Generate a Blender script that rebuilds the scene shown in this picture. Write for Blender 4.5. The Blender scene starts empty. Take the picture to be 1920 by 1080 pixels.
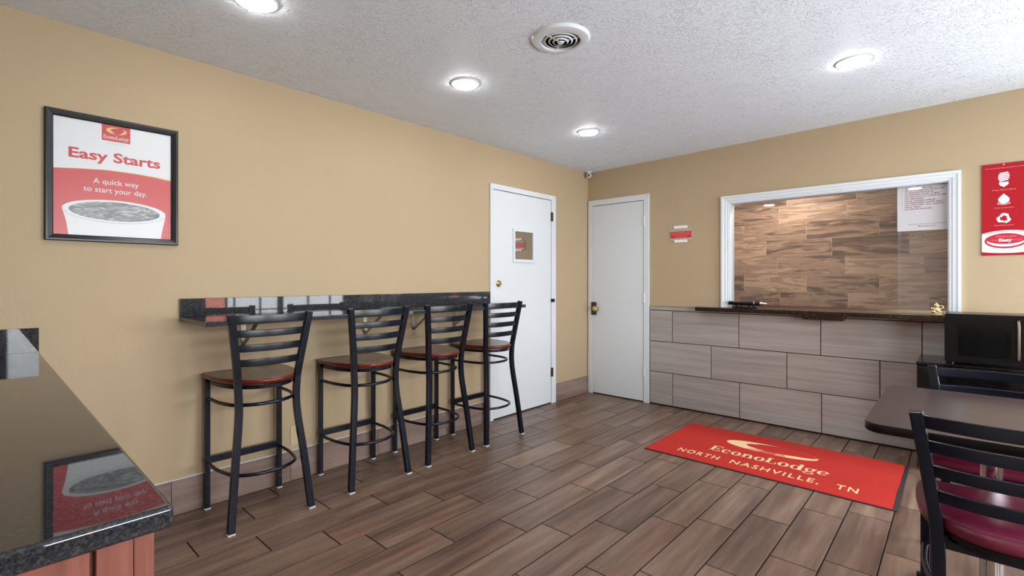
import bpy, bmesh, math, random
from mathutils import Vector, Matrix

random.seed(7)
scene = bpy.context.scene
COL = scene.collection
PI = math.pi

# ------------------------------------------------------------------ camera
YAW = math.radians(42.46)
FPX = 918.67
cam_data = bpy.data.cameras.new('camera')
cam_data.sensor_width = 36.0
cam_data.lens = FPX / 1920.0 * 36.0
cam_data.shift_y = -14.0 / 1920.0
cam_data.clip_start = 0.02
cam = bpy.data.objects.new('camera', cam_data)
cam.location = (3.06065, -4.59919, 1.23961)
cam.rotation_euler = (math.radians(90), 0, YAW)
COL.objects.link(cam)
scene.camera = cam

# ------------------------------------------------------------------ world, exposure
world = bpy.data.worlds.new('sky')
scene.world = world
world.use_nodes = True
bg = world.node_tree.nodes['Background']
bg.inputs['Color'].default_value = (0.88, 0.95, 1.0, 1)
bg.inputs['Strength'].default_value = 4.0
LAMP_STRENGTH = 40.0
OFFICE_LAMP = 13.0
vs = scene.view_settings
vs.view_transform = 'Standard'
vs.look = 'None'
vs.exposure = 1.15
vs.gamma = 1.0
vs.use_curve_mapping = False
scene.cycles.max_bounces = 6
scene.cycles.diffuse_bounces = 4
scene.cycles.glossy_bounces = 3
scene.cycles.transparent_max_bounces = 8
scene.cycles.adaptive_threshold = 0.03
scene.cycles.caustics_reflective = False
scene.cycles.caustics_refractive = False
scene.cycles.sample_clamp_indirect = 6.0

# daylight: one area light in each glazed opening, facing into the room
def daylight(name, loc, rot, sx, sy, radiance, col=(0.92, 0.97, 1.0)):
    l = bpy.data.lights.new(name, 'AREA')
    l.shape = 'RECTANGLE'; l.size = sx; l.size_y = sy
    l.energy = radiance * PI * sx * sy; l.color = col
    o = bpy.data.objects.new(name, l)
    o.location = loc; o.rotation_euler = rot
    COL.objects.link(o)
daylight('window_2_daylight', (5.062, -1.295, 1.31), (0, math.radians(90), 0), 1.02, 2.15, 8.4)
daylight('window_3_daylight', (5.062, -3.57, 1.31), (0, math.radians(90), 0), 1.02, 1.58, 8.6)
daylight('door_3_daylight', (3.965, 0.085, 1.09), (math.radians(-90), 0, 0), 0.69, 1.74, 2.0)

# ------------------------------------------------------------------ material helpers
def S(r, g, b):
    def f(c):
        c /= 255.0
        return c / 12.92 if c <= 0.04045 else ((c + 0.055) / 1.055) ** 2.4
    return (f(r), f(g), f(b), 1.0)

def new_mat(name):
    m = bpy.data.materials.new(name)
    m.use_nodes = True
    nt = m.node_tree
    return m, nt, nt.nodes['Principled BSDF']

def N(nt, kind, **kw):
    n = nt.nodes.new(kind)
    for k, v in kw.items():
        setattr(n, k, v)
    return n

def plain(name, col, rough=0.5, metal=0.0, spec=0.5, coat=0.0, bump=None, var=None):
    """bump=(scale, strength, distance); var=(scale, amount)"""
    m, nt, p = new_mat(name)
    p.inputs['Base Color'].default_value = col
    p.inputs['Roughness'].default_value = rough
    p.inputs['Metallic'].default_value = metal
    p.inputs['Specular IOR Level'].default_value = spec
    p.inputs['Coat Weight'].default_value = coat
    tc = N(nt, 'ShaderNodeTexCoord')
    if var:
        nz = N(nt, 'ShaderNodeTexNoise'); nz.inputs['Scale'].default_value = var[0]
        nz.inputs['Detail'].default_value = 4
        nt.links.new(tc.outputs['Object'], nz.inputs['Vector'])
        mix = N(nt, 'ShaderNodeMix', data_type='RGBA')
        a = var[1]
        mix.inputs[6].default_value = tuple(c * (1 - a) for c in col[:3]) + (1,)
        mix.inputs[7].default_value = tuple(min(1, c * (1 + a)) for c in col[:3]) + (1,)
        nt.links.new(nz.outputs['Fac'], mix.inputs[0])
        nt.links.new(mix.outputs[2], p.inputs['Base Color'])
    if bump:
        nb = N(nt, 'ShaderNodeTexNoise'); nb.inputs['Scale'].default_value = bump[0]
        nb.inputs['Detail'].default_value = 3
        nt.links.new(tc.outputs['Object'], nb.inputs['Vector'])
        b = N(nt, 'ShaderNodeBump'); b.inputs['Strength'].default_value = bump[1]
        b.inputs['Distance'].default_value = bump[2]
        nt.links.new(nb.outputs['Fac'], b.inputs['Height'])
        nt.links.new(b.outputs['Normal'], p.inputs['Normal'])
    return m

def grained(name, stops, axis, along=1.2, across=26.0, rough=0.4, piece=0.25, distort=0.0, spec=0.5, bump=0.03, hue=0.0):
    """wood-look tile / wood: streaks run along `axis`; every object shifts the pattern by its own random number"""
    m, nt, p = new_mat(name)
    tc = N(nt, 'ShaderNodeTexCoord'); oi = N(nt, 'ShaderNodeObjectInfo')
    off = N(nt, 'ShaderNodeVectorMath', operation='SCALE'); off.inputs[0].default_value = (37.1, 53.7, 19.3)
    nt.links.new(oi.outputs['Random'], off.inputs['Scale'])
    add = N(nt, 'ShaderNodeVectorMath', operation='ADD')
    nt.links.new(tc.outputs['Object'], add.inputs[0]); nt.links.new(off.outputs[0], add.inputs[1])
    mp = N(nt, 'ShaderNodeMapping')
    sc = [across, across, across]; sc[axis] = along
    mp.inputs['Scale'].default_value = sc
    nt.links.new(add.outputs[0], mp.inputs['Vector'])
    nz = N(nt, 'ShaderNodeTexNoise'); nz.inputs['Scale'].default_value = 1.0
    nz.inputs['Detail'].default_value = 5; nz.inputs['Roughness'].default_value = 0.6
    nz.inputs['Distortion'].default_value = distort
    nt.links.new(mp.outputs[0], nz.inputs['Vector'])
    # per-piece shift of the streak value
    ma = N(nt, 'ShaderNodeMath', operation='MULTIPLY_ADD')
    ma.inputs[1].default_value = piece; ma.inputs[2].default_value = -piece * 0.5
    nt.links.new(oi.outputs['Random'], ma.inputs[0])
    sm = N(nt, 'ShaderNodeMath', operation='ADD')
    nt.links.new(nz.outputs['Fac'], sm.inputs[0]); nt.links.new(ma.outputs[0], sm.inputs[1])
    cr = N(nt, 'ShaderNodeValToRGB')
    el = cr.color_ramp.elements
    el[0].position, el[0].color = stops[0]
    el[1].position, el[1].color = stops[-1]
    for pos, c in stops[1:-1]:
        e = el.new(pos); e.color = c
    nt.links.new(sm.outputs[0], cr.inputs['Fac'])
    colour = cr.outputs['Color']
    if hue:
        n2 = N(nt, 'ShaderNodeTexNoise'); n2.inputs['Scale'].default_value = 2.6
        mp2 = N(nt, 'ShaderNodeMapping'); s2 = [2.4, 2.4, 2.4]; s2[axis] = 0.8
        mp2.inputs['Scale'].default_value = s2
        nt.links.new(add.outputs[0], mp2.inputs['Vector']); nt.links.new(mp2.outputs[0], n2.inputs['Vector'])
        r2 = N(nt, 'ShaderNodeValToRGB')
        r2.color_ramp.elements[0].position = 0.56; r2.color_ramp.elements[0].color = (0, 0, 0, 1)
        r2.color_ramp.elements[1].position = 0.72; r2.color_ramp.elements[1].color = (hue, hue, hue, 1)
        nt.links.new(n2.outputs['Fac'], r2.inputs['Fac'])
        mx = N(nt, 'ShaderNodeMix', data_type='RGBA', blend_type='MULTIPLY')
        mx.inputs[7].default_value = (1.0, 0.68, 0.55, 1)
        nt.links.new(r2.outputs['Color'], mx.inputs[0]); nt.links.new(colour, mx.inputs[6])
        colour = mx.outputs[2]
    nt.links.new(colour, p.inputs['Base Color'])
    p.inputs['Roughness'].default_value = rough
    p.inputs['Specular IOR Level'].default_value = spec
    b = N(nt, 'ShaderNodeBump'); b.inputs['Strength'].default_value = bump; b.inputs['Distance'].default_value = 0.004
    nt.links.new(nz.outputs['Fac'], b.inputs['Height']); nt.links.new(b.outputs['Normal'], p.inputs['Normal'])
    return m

def granite(name, dark, mid, pale, brown, scale=160.0, rough=0.03, spec=0.5):
    """polished speckled stone: fine dark and grey grains with a few brown ones"""
    m, nt, p = new_mat(name)
    tc = N(nt, 'ShaderNodeTexCoord')
    n = N(nt, 'ShaderNodeTexNoise'); n.inputs['Scale'].default_value = scale; n.inputs['Detail'].default_value = 8
    n.inputs['Roughness'].default_value = 0.7
    n2 = N(nt, 'ShaderNodeTexNoise'); n2.inputs['Scale'].default_value = scale * 0.45; n2.inputs['Detail'].default_value = 5
    nt.links.new(tc.outputs['Object'], n.inputs['Vector']); nt.links.new(tc.outputs['Object'], n2.inputs['Vector'])
    cr = N(nt, 'ShaderNodeValToRGB'); el = cr.color_ramp.elements
    el[0].position = 0.38; el[0].color = dark
    el[1].position = 0.68; el[1].color = pale
    e = el.new(0.52); e.color = mid
    nt.links.new(n.outputs['Fac'], cr.inputs['Fac'])
    r2 = N(nt, 'ShaderNodeValToRGB'); r2.color_ramp.elements[0].position = 0.60; r2.color_ramp.elements[1].position = 0.68
    nt.links.new(n2.outputs['Fac'], r2.inputs['Fac'])
    mx = N(nt, 'ShaderNodeMix', data_type='RGBA'); mx.inputs[7].default_value = brown
    nt.links.new(r2.outputs['Color'], mx.inputs[0]); nt.links.new(cr.outputs['Color'], mx.inputs[6])
    nt.links.new(mx.outputs[2], p.inputs['Base Color'])
    p.inputs['Roughness'].default_value = rough
    p.inputs['Specular IOR Level'].default_value = spec
    return m

def pane_glass(name, tint=(1, 1, 1, 1), haze=0.0, haze_col=(0.5, 0.5, 0.52, 1), ior=1.5, rough=0.01):
    """thin sheet: fresnel mix of see-through and mirror, plus an optional diffuse haze"""
    m = bpy.data.materials.new(name); m.use_nodes = True
    nt = m.node_tree; nt.nodes.clear()
    out = N(nt, 'ShaderNodeOutputMaterial')
    tr = N(nt, 'ShaderNodeBsdfTransparent'); tr.inputs['Color'].default_value = tint
    gl = N(nt, 'ShaderNodeBsdfGlossy'); gl.inputs['Roughness'].default_value = rough
    fr = N(nt, 'ShaderNodeFresnel')
    # both faces of the thin sheet reflect alike
    ge = N(nt, 'ShaderNodeNewGeometry'); mr = N(nt, 'ShaderNodeMapRange')
    mr.inputs['To Min'].default_value = ior; mr.inputs['To Max'].default_value = 1.0 / ior
    nt.links.new(ge.outputs['Backfacing'], mr.inputs['Value']); nt.links.new(mr.outputs[0], fr.inputs['IOR'])
    mx = N(nt, 'ShaderNodeMixShader')
    nt.links.new(fr.outputs[0], mx.inputs[0]); nt.links.new(tr.outputs[0], mx.inputs[1]); nt.links.new(gl.outputs[0], mx.inputs[2])
    last = mx.outputs[0]
    if haze:
        df = N(nt, 'ShaderNodeBsdfDiffuse'); df.inputs['Color'].default_value = haze_col
        m2 = N(nt, 'ShaderNodeMixShader'); m2.inputs[0].default_value = haze
        nt.links.new(last, m2.inputs[1]); nt.links.new(df.outputs[0], m2.inputs[2]); last = m2.outputs[0]
    nt.links.new(last, out.inputs['Surface'])
    return m

def emit(name, col, strength):
    m = bpy.data.materials.new(name); m.use_nodes = True
    nt = m.node_tree; nt.nodes.clear()
    out = N(nt, 'ShaderNodeOutputMaterial'); e = N(nt, 'ShaderNodeEmission')
    e.inputs['Color'].default_value = col; e.inputs['Strength'].default_value = strength
    nt.links.new(e.outputs[0], out.inputs['Surface'])
    return m

# ------------------------------------------------------------------ materials
M = {}
M['wall'] = plain('beige_wall_paint', S(179, 160, 130), 0.55, spec=0.25, bump=(95, 0.24, 0.004), var=(1.7, 0.04))
def ceiling_mat():
    m, nt, p = new_mat('knockdown_ceiling_paint')
    p.inputs['Base Color'].default_value = S(230, 240, 250)
    p.inputs['Roughness'].default_value = 0.6
    tc = N(nt, 'ShaderNodeTexCoord')
    n1 = N(nt, 'ShaderNodeTexNoise'); n1.inputs['Scale'].default_value = 75; n1.inputs['Detail'].default_value = 4
    n1.inputs['Roughness'].default_value = 0.62; n1.inputs['Distortion'].default_value = 0.6
    n2 = N(nt, 'ShaderNodeTexNoise'); n2.inputs['Scale'].default_value = 9; n2.inputs['Detail'].default_value = 2
    nt.links.new(tc.outputs['Object'], n1.inputs['Vector']); nt.links.new(tc.outputs['Object'], n2.inputs['Vector'])
    r1 = N(nt, 'ShaderNodeValToRGB'); r1.color_ramp.elements[0].position = 0.53; r1.color_ramp.elements[1].position = 0.63
    nt.links.new(n1.outputs['Fac'], r1.inputs['Fac'])
    r2 = N(nt, 'ShaderNodeValToRGB'); r2.color_ramp.elements[0].position = 0.42; r2.color_ramp.elements[1].position = 0.66
    r2.color_ramp.elements[0].color = (0.35, 0.35, 0.35, 1)
    nt.links.new(n2.outputs['Fac'], r2.inputs['Fac'])
    mu = N(nt, 'ShaderNodeMath', operation='MULTIPLY')
    nt.links.new(r1.outputs['Color'], mu.inputs[0]); nt.links.new(r2.outputs['Color'], mu.inputs[1])
    b = N(nt, 'ShaderNodeBump'); b.inputs['Strength'].default_value = 0.7; b.inputs['Distance'].default_value = 0.008
    nt.links.new(mu.outputs[0], b.inputs['Height']); nt.links.new(b.outputs['Normal'], p.inputs['Normal'])
    return m
M['ceiling'] = ceiling_mat()
M['white'] = plain('white_gloss_paint', S(214, 221, 226), 0.35, bump=(8, 0.05, 0.003))
M['white_cool'] = plain('white_trim_paint', S(218, 225, 231), 0.3)
M['grout'] = plain('dark_grout', S(46, 35, 31), 0.9, spec=0.1)
M['floor_tile'] = grained('brown_wood_look_floor_tile',
    [(0.24, S(78, 60, 51)), (0.42, S(104, 83, 71)), (0.58, S(124, 102, 88)), (0.78, S(152, 130, 113))], 1,
    along=1.3, across=17, rough=0.36, piece=0.12, hue=0.4, spec=0.4)
M['wall_tile'] = grained('grey_taupe_wall_tile',
    [(0.25, S(144, 138, 133)), (0.5, S(161, 155, 150)), (0.75, S(177, 171, 165))], 0,
    along=1.0, across=30, rough=0.38, piece=0.10, spec=0.35)
M['base_tile'] = grained('brown_grey_base_tile',
    [(0.25, S(110, 92, 85)), (0.5, S(134, 114, 106)), (0.78, S(158, 138, 128))], 1,
    along=1.4, across=22, rough=0.4, piece=0.14, spec=0.35)
M['plank'] = grained('brown_wood_plank_tile',
    [(0.26, S(78, 59, 49)), (0.38, S(110, 86, 72)), (0.46, S(158, 130, 109)), (0.53, S(136, 109, 91)), (0.62, S(180, 152, 129)), (0.80, S(162, 134, 113))], 0,
    along=1.8, across=13, rough=0.42, piece=0.24, distort=1.7, spec=0.3)
M['plank_grout'] = plain('pale_grout', S(196, 172, 148), 0.8)
M['granite'] = granite('dark_speckled_granite', S(30, 31, 34), S(52, 54, 58), S(82, 84, 90), S(66, 60, 56), 170, rough=0.03, spec=0.32)
M['granite_edge'] = granite('polished_blue_brown_granite', S(24, 25, 27), S(38, 40, 44), S(70, 75, 84), S(66, 54, 44), 190, rough=0.025, spec=0.6)
M['ledge'] = granite('brown_black_granite', S(24, 18, 15), S(44, 34, 28), S(72, 58, 48), S(70, 50, 38), 120, rough=0.08)
M['metal_black'] = plain('black_powder_coat', S(13, 19, 30), 0.22, spec=0.34, bump=(350, 0.05, 0.001))
M['glide'] = plain('pale_plastic_glide', S(205, 205, 202), 0.5)
M['seat_wood'] = grained('walnut_stained_seat', [(0.3, S(96, 74, 68)), (0.55, S(126, 102, 94)), (0.8, S(150, 126, 118))], 0, along=3, across=30, rough=0.24, piece=0.1)
M['seat_edge'] = plain('red_brown_stained_edge', S(98, 36, 24), 0.22, var=(25, 0.25))
M['vinyl'] = plain('burgundy_vinyl', S(94, 20, 47), 0.34, spec=0.5, bump=(240, 0.12, 0.001))
M['chrome'] = plain('chrome', S(215, 215, 218), 0.12, metal=1.0)
M['brass'] = plain('polished_brass', S(222, 200, 140), 0.16, metal=1.0)
M['gold'] = plain('gold_paint', S(240, 216, 164), 0.22, metal=0.9)
M['steel'] = plain('galvanised_steel', S(150, 140, 128), 0.35, metal=0.9)
M['dark_steel'] = plain('dark_bronze', S(74, 72, 66), 0.4, metal=0.6)
M['hinge_brown'] = plain('tarnished_bronze', S(92, 66, 40), 0.4, metal=0.7)
M['black'] = plain('black_plastic', S(9, 10, 12), 0.28, spec=0.3)
M['black_gloss'] = plain('black_glass', S(8, 9, 11), 0.10, spec=0.4)
M['frame_black'] = plain('black_aluminium_frame', S(22, 24, 28), 0.3, spec=0.5)
M['table_top'] = plain('brown_laminate', S(62, 51, 50), 0.28, spec=0.32, var=(60, 0.05))
M['cab_wood'] = grained('red_cherry_wood', [(0.25, S(100, 54, 45)), (0.5, S(128, 76, 64)), (0.8, S(150, 96, 82))], 2, along=2, across=24, rough=0.35, piece=0.1)
M['mirror'] = plain('mirrored_glass', S(214, 214, 212), 0.01, metal=1.0)
M['paper'] = plain('white_paper', S(238, 236, 236), 0.6)
M['print_white'] = plain('print_white', S(232, 236, 240), 0.35)
M['print_red'] = plain('print_red', S(206, 62, 64), 0.35)
M['print_logo_red'] = plain('print_logo_red', S(204, 46, 42), 0.35)
M['print_gold'] = plain('print_gold', S(232, 190, 120), 0.4)
M['print_text_red'] = plain('print_text_red', S(200, 40, 44), 0.35)
M['print_grey'] = plain('print_grey', S(178, 184, 188), 0.4)
def coffee_mat():
    m, nt, p = new_mat('print_coffee')
    tc = N(nt, 'ShaderNodeTexCoord'); mp = N(nt, 'ShaderNodeMapping'); mp.inputs['Scale'].default_value = (1, 9, 34)
    nz = N(nt, 'ShaderNodeTexNoise'); nz.inputs['Scale'].default_value = 1.6; nz.inputs['Detail'].default_value = 5; nz.inputs['Distortion'].default_value = 1.6
    nt.links.new(tc.outputs['Object'], mp.inputs['Vector']); nt.links.new(mp.outputs[0], nz.inputs['Vector'])
    cr = N(nt, 'ShaderNodeValToRGB'); el = cr.color_ramp.elements
    el[0].position = 0.32; el[0].color = S(84, 84, 82); el[1].position = 0.70; el[1].color = S(204, 210, 210)
    e = el.new(0.5); e.color = S(132, 140, 140)
    nt.links.new(nz.outputs['Fac'], cr.inputs['Fac']); nt.links.new(cr.outputs['Color'], p.inputs['Base Color'])
    p.inputs['Roughness'].default_value = 0.35
    return m
M['print_coffee'] = coffee_mat()
M['poster_red'] = plain('poster_red', S(166, 10, 28), 0.4, spec=0.3)
M['poster_red_dark'] = plain('poster_dark_red', S(186, 40, 56), 0.3)
M['poster_pink'] = plain('poster_pale_lettering', S(246, 150, 156), 0.4)
M['notice_red'] = plain('notice_lettering', S(150, 44, 54), 0.5)
M['sign_red'] = plain('sign_red', S(196, 34, 40), 0.35)
M['plastic_grey'] = plain('clear_grey_plastic', S(176, 170, 156), 0.25)
M['rug'] = plain('red_carpet_pile', S(180, 52, 46), 0.95, spec=0.1, bump=(420, 0.6, 0.003), var=(60, 0.10))
M['rug_print'] = plain('cream_carpet_print', S(232, 200, 158), 0.95, spec=0.1, bump=(420, 0.6, 0.003))
M['rug_print_mid'] = plain('peach_carpet_print', S(214, 148, 112), 0.95, spec=0.1, bump=(420, 0.6, 0.003))
M['rug_print_fade'] = plain('orange_carpet_print', S(200, 98, 76), 0.95, spec=0.1, bump=(420, 0.6, 0.003))
M['rubber'] = plain('black_rubber', S(40, 34, 36), 0.7)
M['glass'] = pane_glass('clear_window_glass', (0.96, 0.96, 0.96, 1), haze=0.03, haze_col=(0.6, 0.6, 0.62, 1))
M['glass_grey'] = pane_glass('hazed_sliding_glass', (0.97, 0.975, 0.985, 1), haze=0.05, haze_col=(0.6, 0.61, 0.64, 1))  # grey diffuse haze stands in for a dull reflection on this pane
M['frame_glass'] = pane_glass('poster_glazing', (0.97, 0.97, 0.97, 1), haze=0.0, ior=1.3, rough=0.4)
M['mw_glass'] = plain('microwave_door_glass', S(6, 8, 10), 0.14, spec=0.35)
M['lamp_on'] = emit('lit_diffuser', (1.0, 0.985, 0.96, 1), LAMP_STRENGTH)
M['outlet'] = plain('ivory_plastic', S(196, 178, 144), 0.4)
M['salmon'] = pane_glass('salmon_window_film', S(250, 196, 178), haze=0.0)
M['asphalt'] = plain('pale_pavement', S(180, 184, 190), 0.9, var=(3, 0.1))
M['lens'] = plain('dark_lens', S(16, 10, 12), 0.08)

# ------------------------------------------------------------------ mesh helpers
class MB:
    def __init__(s):
        s.v = []; s.f = []
    def add(s, vs_, fs_):
        o = len(s.v)
        s.v += [tuple(map(float, q)) for q in vs_]
        s.f += [tuple(i + o for i in f) for f in fs_]
        return s
    def box(s, x0, x1, y0, y1, z0, z1):
        v = [(x, y, z) for z in (z0, z1) for y in (y0, y1) for x in (x0, x1)]
        return s.add(v, [(0, 2, 3, 1), (4, 5, 7, 6), (0, 1, 5, 4), (2, 6, 7, 3), (0, 4, 6, 2), (1, 3, 7, 5)])
    def cyl(s, p0, p1, r0, r1=None, seg=16, caps=True):
        r1 = r0 if r1 is None else r1
        a = Vector(p0); b = Vector(p1); d = (b - a).normalized()
        u = d.cross(Vector((0, 0, 1)) if abs(d.z) < 0.9 else Vector((1, 0, 0))).normalized(); w = d.cross(u)
        v = []
        for c, r in ((a, r0), (b, r1)):
            for i in range(seg):
                t = 2 * PI * i / seg
                v.append(c + (u * math.cos(t) + w * math.sin(t)) * r)
        f = [(i, (i + 1) % seg, seg + (i + 1) % seg, seg + i) for i in range(seg)]
        if caps:
            f += [tuple(reversed(range(seg))), tuple(range(seg, 2 * seg))]
        return s.add(v, f)
    def lathe(s, prof, c=(0, 0, 0), axis='z', seg=24):
        """prof: list of (r, h); closed with caps where r>0 at the ends"""
        v = []; f = []
        for r, h in prof:
            for i in range(seg):
                t = 2 * PI * i / seg
                x, y = r * math.cos(t), r * math.sin(t)
                p = {'z': (x, y, h), 'x': (h, x, y), 'y': (y, h, x)}[axis]
                v.append((c[0] + p[0], c[1] + p[1], c[2] + p[2]))
        n = len(prof)
        for k in range(n - 1):
            for i in range(seg):
                j = (i + 1) % seg
                f.append((k * seg + i, k * seg + j, (k + 1) * seg + j, (k + 1) * seg + i))
        f.append(tuple(reversed(range(seg)))); f.append(tuple((n - 1) * seg + i for i in range(seg)))
        return s.add(v, f)
    def ball(s, c, rx, ry, rz, seg=16, rings=9):
        v = []; f = []
        for k in range(1, rings):
            a = PI * k / rings - PI / 2
            for i in range(seg):
                t = 2 * PI * i / seg
                v.append((c[0] + rx * math.cos(a) * math.cos(t), c[1] + ry * math.cos(a) * math.sin(t), c[2] + rz * math.sin(a)))
        b = len(v); v.append((c[0], c[1], c[2] - rz)); v.append((c[0], c[1], c[2] + rz))
        for k in range(rings - 2):
            for i in range(seg):
                j = (i + 1) % seg
                f.append((k * seg + i, k * seg + j, (k + 1) * seg + j, (k + 1) * seg + i))
        for i in range(seg):
            j = (i + 1) % seg
            f.append((b, j, i)); f.append((b + 1, (rings - 2) * seg + i, (rings - 2) * seg + j))
        return s.add(v, f)
    def sweep(s, pts, prof, up=(0, 0, 1), closed=False):
        """prof: 2D polygon (a, b): a along side vector, b along up-ish vector"""
        pts = [Vector(p) for p in pts]; up = Vector(up); n = len(pts); m = len(prof)
        v = []
        for i, p in enumerate(pts):
            if closed:
                d = pts[(i + 1) % n] - pts[i - 1]
            else:
                d = pts[min(i + 1, n - 1)] - pts[max(i - 1, 0)]
            d.normalize()
            side = d.cross(up).normalized(); u2 = side.cross(d).normalized()
            for a, b in prof:
                v.append(p + side * a + u2 * b)
        f = []
        for i in range(n if closed else n - 1):
            i2 = (i + 1) % n
            for j in range(m):
                k = (j + 1) % m
                f.append((i * m + j, i * m + k, i2 * m + k, i2 * m + j))
        if not closed:
            f.append(tuple(reversed(range(m)))); f.append(tuple((n - 1) * m + j for j in range(m)))
        return s.add(v, f)
    def prism(s, poly, fn, d0, d1):
        """poly: 2D outline; fn(a, b, d) -> 3D; extruded between depths d0 and d1"""
        n = len(poly)
        v = [fn(a, b, d0) for a, b in poly] + [fn(a, b, d1) for a, b in poly]
        f = [tuple(reversed(range(n))), tuple(range(n, 2 * n))]
        f += [(i, (i + 1) % n, n + (i + 1) % n, n + i) for i in range(n)]
        return s.add(v, f)
    def rings(s, outline, prof, c=(0, 0)):
        """pad: outline 2D scaled about c by k (offset by inset) at height z: prof [(k, z)], closed at both ends with fans"""
        n = len(outline); v = []; f = []
        for k, z in prof:
            for x, y in outline:
                v.append((c[0] + (x - c[0]) * k, c[1] + (y - c[1]) * k, z))
        for r in range(len(prof) - 1):
            for i in range(n):
                j = (i + 1) % n
                f.append((r * n + i, r * n + j, (r + 1) * n + j, (r + 1) * n + i))
        f.append(tuple(reversed(range(n)))); f.append(tuple((len(prof) - 1) * n + i for i in range(n)))
        return s.add(v, f)
    def mesh(s, name, mat, bevel=0.0, smooth=True, angle=38, bseg=2):
        me = bpy.data.meshes.new(name)
        me.from_pydata(s.v, [], s.f)
        bm = bmesh.new(); bm.from_mesh(me)
        bmesh.ops.recalc_face_normals(bm, faces=bm.faces)
        if bevel:
            ed = [e for e in bm.edges if len(e.link_faces) == 2 and e.calc_face_angle(0) > math.radians(40)]
            bmesh.ops.bevel(bm, geom=ed, offset=bevel, segments=bseg, affect='EDGES', profile=0.5, clamp_overlap=True)
        bm.to_mesh(me); bm.free()
        if smooth:
            me.polygons.foreach_set('use_smooth', [True] * len(me.polygons))
            me.set_sharp_from_angle(angle=math.radians(angle))
            if bevel: me['soft'] = 1
        me.materials.append(mat)
        return me

def put(name, me, parent=None, loc=(0, 0, 0)):
    o = bpy.data.objects.new(name, me)
    COL.objects.link(o)
    if me.get('soft'):          # bevelled meshes keep their large faces flat
        wn = o.modifiers.new('weighted_normal', 'WEIGHTED_NORMAL'); wn.keep_sharp = True; wn.weight = 100
    o.location = loc
    if parent is not None:
        o.parent = parent
    return o

def part(name, mb, mat, parent, world_coords=True, **kw):
    """a part modelled in world coordinates under a thing whose Empty stands at its base"""
    o = put(name, mb.mesh(name, mat, **kw), parent)
    if world_coords and parent is not None:
        p = parent; off = Vector((0, 0, 0))
        while p is not None:
            off += p.location; p = p.parent
        o.data.transform(Matrix.Translation(-off))
    return o

def thing(name, label, cat, loc=(0, 0, 0), group=None):
    o = bpy.data.objects.new(name, None); COL.objects.link(o)
    o.empty_display_size = 0.1
    o.location = loc
    o['label'] = label; o['category'] = cat
    if group: o['group'] = group
    return o

def tag(o, label, cat, group=None):
    o['label'] = label; o['category'] = cat
    if group: o['group'] = group
    return o

def struct(name, mb, mat, **kw):
    o = put(name, mb.mesh(name, mat, **kw)); o['kind'] = 'structure'
    return o

def struct_root(name, loc=(0, 0, 0)):
    o = bpy.data.objects.new(name, None); COL.objects.link(o); o.location = loc; o['kind'] = 'structure'
    return o

def copy_tree(o, parent=None):
    c = o.copy(); COL.objects.link(c); c.parent = parent
    for ch in list(o.children):
        copy_tree(ch, c)
    return c

def smooth_loop(pts, sub=6):
    """closed Catmull-Rom through 2D points"""
    n = len(pts); out = []
    for i in range(n):
        p0, p1, p2, p3 = (Vector(pts[(i + k - 1) % n]) for k in range(4))
        for j in range(sub):
            t = j / sub
            q = 0.5 * ((2 * p1) + (-p0 + p2) * t + (2 * p0 - 5 * p1 + 4 * p2 - p3) * t * t + (-p0 + 3 * p1 - 3 * p2 + p3) * t ** 3)
            out.append((q.x, q.y))
    return out

def smooth_path(pts, sub=6):
    """open Catmull-Rom through 3D points"""
    P = [Vector(p) for p in pts]; P = [2 * P[0] - P[1]] + P + [2 * P[-1] - P[-2]]
    out = []
    for i in range(1, len(P) - 2):
        p0, p1, p2, p3 = P[i - 1:i + 3]
        for j in range(sub):
            t = j / sub
            out.append(0.5 * ((2 * p1) + (-p0 + p2) * t + (2 * p0 - 5 * p1 + 4 * p2 - p3) * t * t + (-p0 + 3 * p1 - 3 * p2 + p3) * t ** 3))
    out.append(P[-2])
    return out

def circle_prof(r, n=10):
    return [(r * math.cos(2 * PI * i / n), r * math.sin(2 * PI * i / n)) for i in range(n)]

def rect_prof(w, h):
    return [(-w / 2, -h / 2), (w / 2, -h / 2), (w / 2, h / 2), (-w / 2, h / 2)]

def round_rect(x0, x1, y0, y1, r, n=5):
    out = []
    for cx, cy, a in ((x1 - r, y1 - r, 0), (x0 + r, y1 - r, 90), (x0 + r, y0 + r, 180), (x1 - r, y0 + r, 270)):
        for i in range(n + 1):
            t = math.radians(a + 90 * i / n)
            out.append((cx + r * math.cos(t), cy + r * math.sin(t)))
    return out

# flat print helpers: plane functions map (a, b, depth) to the world
def on_left(a, b, d):  return (d, a, b)          # left wall, a = y, b = z
def on_back(a, b, d):  return (a, -d, b)         # back wall, a = x, b = z
def on_floor(a, b, d): return (a, b, d)          # floor, a = x, b = y

def ellipse(cx, cy, rx, ry, n=40, a0=0, a1=360):
    m = n if a1 - a0 == 360 else n + 1
    return [(cx + rx * math.cos(math.radians(a0 + (a1 - a0) * i / n)), cy + ry * math.sin(math.radians(a0 + (a1 - a0) * i / n))) for i in range(m)]

def flat(mb, poly, fn, d, t=0.0004):
    return mb.prism(poly, fn, d, d + t)

def ring_strip(mb, fn, d, outer, inner, t=0.0004):
    """band between two equally long point lists"""
    n = len(outer)
    for i in range(n - 1):
        mb.prism([outer[i], outer[i + 1], inner[i + 1], inner[i]], fn, d, d + t)
    return mb

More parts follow.
